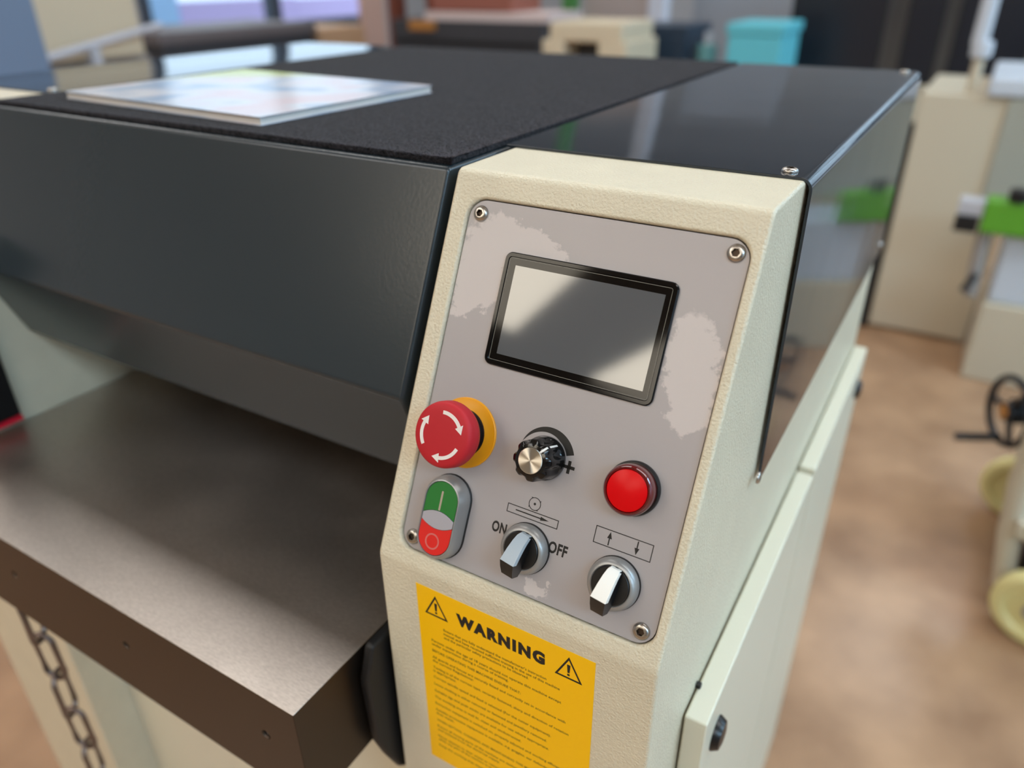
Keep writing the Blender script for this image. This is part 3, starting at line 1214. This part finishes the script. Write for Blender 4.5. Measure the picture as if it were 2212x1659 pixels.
obj('small_print', bm, INK, label, LBL, recalc=False)
for (cx, cw) in ((14.6, -22.6), (109.1, -22.6)):
    bm = new()
    def tri(s): return [(cx - 9.0 * s, cw + 0.0 + 6.0 * (1 - s)), (cx + 9.0 * s, cw + 6.0 * (1 - s)), (cx, cw + 6.0 + 12.0 * s)]
    frame(bm, tri(1.0), tri(0.78), 0.23, 0.27)
    prism(bm, [(cx - 0.7, cw + 5.0), (cx + 0.7, cw + 5.0), (cx + 1.1, cw + 11.6), (cx - 1.1, cw + 11.6)], 0.23, 0.27)
    prism(bm, [(cx - 0.8, cw + 2.6), (cx + 0.8, cw + 2.6), (cx + 0.8, cw + 4.2), (cx - 0.8, cw + 4.2)], 0.23, 0.27)
    obj('warning_triangle', bm, INK, label, LBL)

# ------------------------------------------------------------------ felt mat on the hood
MZ = H - 0.1058
bm = new()
mx0, mx1, my0, my1, mth = -0.7915, -0.2765, 0.3868, 0.998, 0.0042
box(bm, mx0, mx1, my0, my1, 0.0, mth)
felt = obj('felt_mat', bm, FELT, None, T3(0, 0, MZ), bevel=0.0012, segs=2)
tag(felt, 'black felt mat lying on top of the planer hood', 'mat')
bm = new()
rnd = random.Random(3)
for i in range(26000):
    # short loose fibres, denser near the front corner
    f = rnd.random()
    x = mx1 - (mx1 - mx0) * (f ** 2.2)
    y = my0 + (my1 - my0) * (rnd.random() ** 1.8)
    if -0.75 < x < -0.44 and 0.39 < y < 0.64:
        continue
    z = mth
    if rnd.random() < 0.12:
        y = my0
        z = mth * rnd.random()
    a = rnd.random() * 2 * pi
    L = 0.0014 + 0.0024 * rnd.random()
    dx, dy, dz = L * cos(a), L * sin(a), L * (0.15 + 0.5 * rnd.random())
    t = 0.00016
    px, py = -sin(a) * t, cos(a) * t
    v = [bm.verts.new((x + px, y + py, z)), bm.verts.new((x - px, y - py, z)), bm.verts.new((x + dx, y + dy, z + dz))]
    bm.faces.new(v)
fib = obj('felt_fibres', bm, mat('felt_fibre', srgb(84, 81, 86), 0.9, spec=.1), felt, T3(0, 0, MZ), recalc=False)
fib['kind'] = 'stuff'

# ------------------------------------------------------------------ magazine
mc = T3(-0.597, 0.518, MZ + mth) @ Matrix.Rotation(radians(-3.0), 4, 'Z')
mag = tag(obj('magazine', prism(new(), rrect(0, 0, 0.272, 0.204, 0.002, 2), 0.0058, 0.0064), COVERM, None, mc), 'glossy pale magazine with lime corner lying on the black felt mat', 'magazine')
PAPER = mat('paper_edge', srgb(206, 198, 190), 0.7)
obj('pages', box(new(), -0.1345, 0.1345, -0.1005, 0.1005, 0.0006, 0.0058), PAPER, mag, mc)
obj('back_cover', prism(new(), rrect(0, 0, 0.272, 0.204, 0.002, 2), 0.0, 0.0006), COVERM, mag, mc)

# ------------------------------------------------------------------ chain under the table
chain = thing('chain', (-0.667, 0.212, TZ - tth), 'dark steel chain hanging under the front edge of the planing table', 'chain')
CH = mat('chain_steel', srgb(132, 116, 108), 0.42, metal=0.8)
zc = TZ - tth - 0.002
for k in range(11):
    bm = new()
    pts = []
    Lh, Rh = 0.0185, 0.0112
    for i in range(20):
        a = 2 * pi * i / 20
        pts.append((Rh * cos(a), 0, (Lh if sin(a) > 0 else -Lh) + Rh * sin(a)))
    tube(bm, pts, 0.0029, 8, closed=True)
    obj('link', bm, CH, chain, T3(-0.667 + 0.0012 * (k % 2), 0.212, zc - 0.026 - 0.0535 * k) @ Matrix.Rotation(radians(18 if k % 2 else -52), 4, 'Z'))

# ------------------------------------------------------------------ things behind: helper
def simple(name, label, cat, loc, parts, rz=0.0, group=None):
    t = thing(name, loc, label, cat, rz, group)
    M = WM[t.name]
    for (pn, shp, m, bv) in parts:
        bm = new()
        for b in shp:
            if b[0] == 'b':
                box(bm, *b[1:])
            elif b[0] == 'c':           # x y z0 z1 r
                lathe(bm, [(b[5], b[3]), (b[5], b[4])], 24, T3(b[1], b[2], 0), cap0=True, cap1=True)
            elif b[0] == 't':
                tube(bm, b[1], b[2], 12)
        obj(pn, bm, m, t, M, bevel=bv)
    return t


BG = {k: mat('bg_' + k, srgb(*c), r, metal=mt) for k, (c, r, mt) in dict(
    bluegrey=((108, 126, 152), .4, 0), beige=((205, 192, 166), .45, 0), grey=((150, 146, 142), .5, 0), silver=((196, 200, 210), .3, .3),
    dark=((58, 60, 66), .5, 0), tan=((196, 160, 126), .7, 0), pink=((204, 172, 160), .6, 0), redbrown=((150, 92, 78), .55, 0), brown=((112, 56, 38), .6, 0),
    pale=((222, 206, 204), .6, 0), orange=((176, 122, 62), .5, 0), green=((78, 146, 76), .45, 0), pinkgrey=((184, 172, 168), .6, 0), white=((216, 222, 236), .4, 0),
    navy=((24, 46, 66), .45, 0), teal=((96, 148, 150), .5, 0), turq=((96, 192, 208), .5, 0), ink=((20, 25, 38), .3, 0), mull=((112, 108, 108), .5, 0),
    black=((18, 20, 24), .4, 0), lime=((92, 158, 44), .4, 0), wheel=((226, 216, 152), .45, 0), postc=((198, 188, 166), .45, 0), lightpanel=((196, 204, 214), .4, 0),
    palegrey=((160, 166, 176), .6, 0)).items()}

# left side
simple('tall_cabinet', 'tall blue-grey steel cabinet standing beyond the side cover', 'cabinet', (-2.85, 1.0, 0),
       [('body', [('b', -.25, .235, -.55, .478, 0.06, 2.0)], BG['bluegrey'], .004), ('plinth', [('b', -.23, .215, -.53, .46, 0, .06)], BG['dark'], 0),
        ('door', [('b', .235, .25, -.545, -.045, .09, 1.97)], BG['bluegrey'], .003), ('door', [('b', .235, .25, -.035, .472, .09, 1.97)], BG['bluegrey'], .003),
        ('handle', [('b', .25, .27, -.08, -.06, .5, .7)], BG['silver'], .003)])
simple('belt_sander', 'beige belt sanding machine with sloping silver rail', 'machine', (-3.75, 2.0, 0),
       [('body', [('b', -.35, .25, -.75, .45, .96, 1.75)], BG['beige'], .01), ('base', [('b', -.35, .2, -.7, .5, 0, .955)], BG['grey'], .006),
        ('rail', [('t', [(.33, -.55, .915), (.33, .50, 1.085)], .017)], BG['silver'], 0),
        ('rail_post', [('b', .30, .345, .12, .165, .62, 1.03)], BG['silver'], .002), ('rail_post', [('b', .30, .345, -.42, -.375, .62, .94)], BG['silver'], .002),
        ('rail_bracket', [('b', .19, .35, -.43, .18, .60, .63)], BG['grey'], .002)])
simple('workbench', 'dark grey workbench in front of the left windows', 'bench', (-4.5, 3.68, 0),
       [('top', [('b', -.35, .32, -.65, .62, .93, .995)], mat('bench_top', srgb(104, 98, 100), .5), .004), ('apron', [('b', -.33, .30, -.63, .60, .80, .93)], BG['dark'], .002)] +
       [('leg', [('b', x, x + .07, y, y + .07, 0, .80)], BG['dark'], .002) for x in (-.33, .23) for y in (-.63, .53)])
simple('cardboard_box', 'tan cardboard box on a stool beside the dark workbench', 'box', (-4.45, 4.60, .52),
       [('carton', [('b', -.25, .25, -.26, .23, 0, .42)], BG['tan'], .003), ('tape', [('b', -.03, .03, -.262, .232, .415, .4215)], mat('tape', srgb(206, 180, 140), .3), 0)])
simple('stool', 'low dark stool carrying the tan cardboard box', 'stool', (-4.45, 4.60, 0),
       [('seat', [('b', -.27, .27, -.28, .25, .48, .52)], BG['dark'], .004)] +
       [('leg', [('b', x, x + .04, y, y + .04, 0, .48)], BG['dark'], 0) for x in (-.25, .21) for y in (-.26, .19)])
simple('leaning_board', 'narrow pale pink board standing beside the cardboard box', 'board', (-4.3, 5.05, 0),
       [('sheet', [('b', -.02, .02, -.13, .13, 0, 1.15)], BG['pink'], .002), ('foot', [('b', -.15, .15, -.13, .13, 0, .03)], BG['grey'], .002)])
# middle
simple('machine_bed', 'long dark grey machine bed with a small orange motor', 'machine', (-3.0, 4.62, 0),
       [('bed', [('b', -.58, .57, -.22, .3, .78, 1.015)], BG['dark'], .006), ('pedestal', [('b', -.5, -.2, -.18, .26, 0, .78)], BG['dark'], .004), ('pedestal', [('b', .2, .5, -.18, .26, 0, .78)], BG['dark'], .004),
        ('motor', [('b', -.42, -.22, -.25, -.2, .955, 1.013)], BG['orange'], .004), ('slot', [('b', -.55, .55, -.225, -.215, .87, .90)], BG['black'], 0)])
simple('sheet_stack', 'stack of pale pink sheets lying on the dark machine bed', 'sheets', (-2.9, 4.62, 1.015),
       [('sheet', [('b', -.42, .50, -.2, .26, k * .012, k * .012 + .011)], BG['pale'], 0) for k in range(4)])
simple('crate', 'red-brown wooden crate standing on the pale pink sheets', 'crate', (-3.1, 4.66, 1.063),
       [('side_board', [('b', -.24, .40, -.17, -.15, .01 + k * .16, .155 + k * .16)], BG['redbrown'], .002) for k in range(3)] +
       [('back_board', [('b', -.24, .40, .17, .19, .01, .48)], BG['redbrown'], .002), ('corner_post', [('b', -.25, -.205, -.18, .2, 0, .49)], BG['brown'], .002),
        ('corner_post', [('b', .36, .405, -.18, .2, 0, .49)], BG['redbrown'], .002), ('bottom', [('b', -.24, .4, -.17, .19, 0, .01)], BG['brown'], 0)])
simple('brown_panel', 'dark red-brown panel standing at the end of the machine bed', 'panel', (-3.64, 4.55, 0),
       [('sheet', [('b', -.05, .03, -.05, .05, 0, 1.8)], BG['brown'], .003), ('foot', [('b', -.1, .05, -.2, .2, 0, .03)], BG['dark'], 0)])
simple('post', 'green steel post behind the dark machine bed', 'post', (-2.57, 5.05, 0),
       [('shaft', [('b', -.045, .045, -.045, .045, .02, 2.4)], BG['green'], .004), ('foot_plate', [('b', -.06, .06, -.06, .06, 0, .02)], BG['green'], .002)])
simple('display_board', 'pinkish grey display board between green post and white strip', 'board', (-2.26, 5.1, 0),
       [('sheet', [('b', -.23, .225, -.015, .015, .35, 2.0)], BG['pinkgrey'], .003), ('stand', [('b', -.2, -.16, -.2, .2, 0, .36)], BG['grey'], 0), ('stand', [('b', .16, .2, -.2, .2, 0, .36)], BG['grey'], 0)])
simple('white_column', 'slim white column beside the pinkish grey display board', 'column', (-1.965, 5.1, 0),
       [('shaft', [('b', -.055, .055, -.055, .055, .03, 2.6)], BG['white'], .004), ('base', [('b', -.09, .09, -.09, .09, 0, .03)], BG['white'], .003)])
simple('spindle_moulder', 'small cream machine with a square dark opening beneath its top', 'machine', (-1.76, 3.80, 0),
       [('upright', [('b', -.23, -.105, -.2, .2, .05, .995)], BG['beige'], .012), ('upright', [('b', .075, .225, -.2, .2, .05, .995)], BG['beige'], .012),
        ('head', [('b', -.19, .20, -.2, .2, .985, 1.075)], BG['beige'], .016), ('inner_plate', [('b', -.105, .075, -.05, .2, .2, .99)], BG['dark'], 0), ('foot', [('b', -.25, .25, -.25, .25, 0, .05)], BG['dark'], .003)])
simple('tool_chest', 'dark navy tool chest beside the turquoise crate', 'chest', (-1.62, 4.40, 0),
       [('body', [('b', -.17, .17, -.2, .2, .06, 1.03)], BG['navy'], .006)] + [('drawer', [('b', -.16, .16, -.212, -.2, .10 + .18 * k, .26 + .18 * k)], BG['navy'], .002) for k in range(5)] + [('plinth', [('b', -.15, .15, -.18, .18, 0, .06)], BG['black'], 0)])
simple('gas_bottle', 'slim grey-green cylinder between navy chest and turquoise crate', 'cylinder', (-1.375, 4.32, 0),
       [('bottle', [('c', 0, 0, 0, .94, .052)], BG['teal'], .012), ('valve', [('c', 0, 0, .94, 1.0, .02)], BG['silver'], 0)])
simple('crate', 'turquoise plastic crate standing before the pale grey panel', 'crate', (-1.105, 4.42, 0),
       [('body', [('b', -.135, .135, -.2, .2, 0, 1.0)], BG['turq'], .008), ('rim', [('b', -.145, .145, -.21, .21, 1.0, 1.05)], BG['turq'], .006)])
simple('partition', 'pale grey partition panel behind the turquoise crate', 'panel', (-1.58, 5.6, 0),
       [('sheet', [('b', -.32, .38, -.02, .02, .05, 2.1)], BG['palegrey'], .003), ('foot', [('b', -.3, -.2, -.2, .2, 0, .05)], BG['grey'], 0), ('foot', [('b', .2, .3, -.2, .2, 0, .05)], BG['grey'], 0)])
# dark panels on a rack
for k, (x0, x1, lab) in enumerate(((-1.11, -.60, 'wide dark navy panel on the rack beside the turquoise crate'), (-.50, -.315, 'narrow dark navy panel second on the rack'), (-.255, .10, 'dark navy panel on the rack behind the white pole'), (.16, .9, 'widest dark navy panel at the far end of the rack'))):
    t = thing('dark_panel', ((x0 + x1) / 2, 5.0, .72), lab, 'panel')
    M = WM[t.name]
    w = (x1 - x0) / 2
    obj('face', box(new(), -w + .008, w - .008, -.012, .012, .01, .69), BG['ink'], t, M)
    obj('rim', frame(new(), [(-w, 0), (w, 0), (w, .70), (-w, .70)], [(-w + .012, .012), (w - .012, .012), (w - .012, .688), (-w + .012, .688)], -.016, .016, Matrix.Rotation(pi / 2, 4, 'X')), BG['black'], t, M)
simple('panel_rack', 'low beige rack carrying the dark navy panels', 'rack', (-.1, 5.05, 0),
       [('plinth', [('b', -1.02, 1.02, -.12, .25, 0, .70)], BG['postc'], .004), ('ledge', [('b', -1.02, 1.02, -.14, .0, .70, .72)], BG['postc'], .002)])
for (x, w, lab) in ((-.59, .06, 'wide grey upright behind the rack between first and second navy panels'), (-.305, .045, 'grey upright behind the rack between second and third navy panels'), (.14, .045, 'grey upright behind the rack beside the widest navy panel')):
    simple('upright_post', lab, 'post', (x, 5.4, 0), [('shaft', [('b', -w, w, -.02, .02, .02, 1.45)], BG['mull'], .002), ('foot_plate', [('b', -w - .02, w + .02, -.04, .04, 0, .02)], BG['mull'], 0)])
# right: cream cabinet machine with pole, black edge
simple('edge_bander', 'cream cabinet machine with black corner strip and white pole', 'machine', (0.1, 3.18, 0),
       [('body', [('b', -.318, .03, 0, .6, .012, .905)], BG['postc'], .006), ('corner_strip', [('b', -.362, -.318, -.006, .03, .0, .80)], BG['black'], .003),
        ('side_body', [('b', -.05, .75, -.012, .6, .56, .905)], mat('bg_greybeige', srgb(160, 160, 148), .5), .006), ('lid', [('b', -.12, .75, -.02, .6, .907, .965)], BG['lightpanel'], .01),
        ('pole', [('c', -.170, .04, .905, 1.03, .018)], BG['postc'], 0), ('pole_joint', [('c', -.170, .04, 1.02, 1.075, .033)], BG['lightpanel'], .01), ('pole_top', [('c', -.182, .04, 1.06, 2.0, .026)], BG['lightpanel'], 0)])
simple('bench_grinder', 'white and green clamp unit on a beige foot beside the cream cabinet', 'machine', (0.17, 2.9, 0),
       [('foot', [('b', -.03, .35, -.02, .255, 0, .285)], BG['postc'], .006), ('white_body', [('b', -.02, .34, 0, .25, .285, .53)], BG['lightpanel'], .012),
        ('green_arm', [('b', -.105, .13, -.04, .05, .525, .635)], BG['lime'], .01), ('jaw', [('b', -.18, -.105, -.03, .04, .575, .625)], BG['silver'], .004), ('jaw', [('b', -.18, -.11, -.035, .045, .52, .575)], BG['black'], .004),
        ('stem', [('t', [(-.085, 0, .53), (-.075, 0, .30)], .022)], BG['grey'], 0), ('lever', [('t', [(-.075, -.03, .385), (-.10, -.05, .325)], .012)], BG['black'], 0), ('knob', [('c', -.02, -.02, .635, .675, .03)], BG['black'], .004)])


# cart with hand wheel and pale plastic wheels
cart = thing('hand_cart', (0.42, 1.75, 0), 'cream wheeled cart with black hand wheel and pale plastic wheels', 'cart')
bm = new()
tube(bm, [(.287, 1.68, .06), (.266, 1.70, .19), (.256, 1.71, .32), (.258, 1.72, .44), (.27, 1.75, .58), (.29, 1.80, .74)], [.022, .024, .026, .028, .030, .030], 12)
obj('frame_post', bm, BG['postc'], cart)
obj('deck', box(new(), .27, .80, 1.66, 2.1, .20, .24), BG['postc'], cart, bevel=.004)
obj('battery_box', box(new(), .305, .66, 1.70, 1.98, .06, .20), BG['black'], cart, bevel=.006)
obj('head_block', box(new(), .33, .70, 1.78, 2.0, .24, .82), BG['black'], cart, bevel=.01)


def plastic_wheel(x, y, r, wd, rz):
    M = T3(x, y, r) @ Matrix.Rotation(rz, 4, 'Z') @ Matrix.Rotation(pi / 2, 4, 'X')
    bm = new()
    lathe(bm, [(r * .22, wd * .3), (r * .62, wd * .3), (r * .70, wd * .5), (r * .88, wd * .5), (r * .98, wd * .36), (r, 0), (r * .98, -wd * .36), (r * .88, -wd * .5), (r * .70, -wd * .5), (r * .22, -wd * .3)], 40)
    w = obj('wheel', bm, BG['wheel'], cart, M)
    bm = new()
    lathe(bm, [(r * .24, wd * .45), (r * .24, -wd * .45)], 20, cap0=True, cap1=True)
    obj('hub', bm, BG['grey'], w, M)


plastic_wheel(.345, 1.585, .088, .045, radians(-20))
plastic_wheel(.305, 2.06, .088, .045, radians(-20))
plastic_wheel(.74, 1.64, .088, .045, radians(-20))
plastic_wheel(.74, 2.04, .088, .045, radians(-20))
obj('axle', tube(new(), [(.345, 1.60, .088), (.34, 1.68, .21)], .014), BG['grey'], cart)
obj('axle', tube(new(), [(.305, 2.04, .088), (.33, 2.02, .21)], .014), BG['grey'], cart)
# hand wheel
HW = T3(0.205, 1.85, .405) @ Matrix.Rotation(radians(28), 4, 'Z') @ Matrix.Rotation(-pi / 2, 4, 'Y')
bm = new()
tube(bm, [(.078 * cos(2 * pi * i / 28), .078 * sin(2 * pi * i / 28), 0) for i in range(28)], .0085, 8, closed=True)
for k in range(3):
    a = radians(90 + 120 * k)
    tube(bm, [(0, 0, 0), (.078 * cos(a), .078 * sin(a), 0)], .007, 8)
lathe(bm, [(.022, -.015), (.022, .012)], 20, cap0=True, cap1=True)
hw = obj('hand_wheel', bm, BG['black'], cart, HW)
obj('crank_grip', tube(new(), [(-.070, .0, .0), (-.070, .0, .10)], .0095, 10), BG['black'], hw, HW)
obj('shaft', tube(new(), [(0, 0, -.01), (0, 0, -.20)], .03, 14), BG['black'], hw, HW)
obj('hub_cap', lathe(new(), [(.017, .0), (.017, .014), (.0, .015)], 18), BG['orange'], hw, HW)
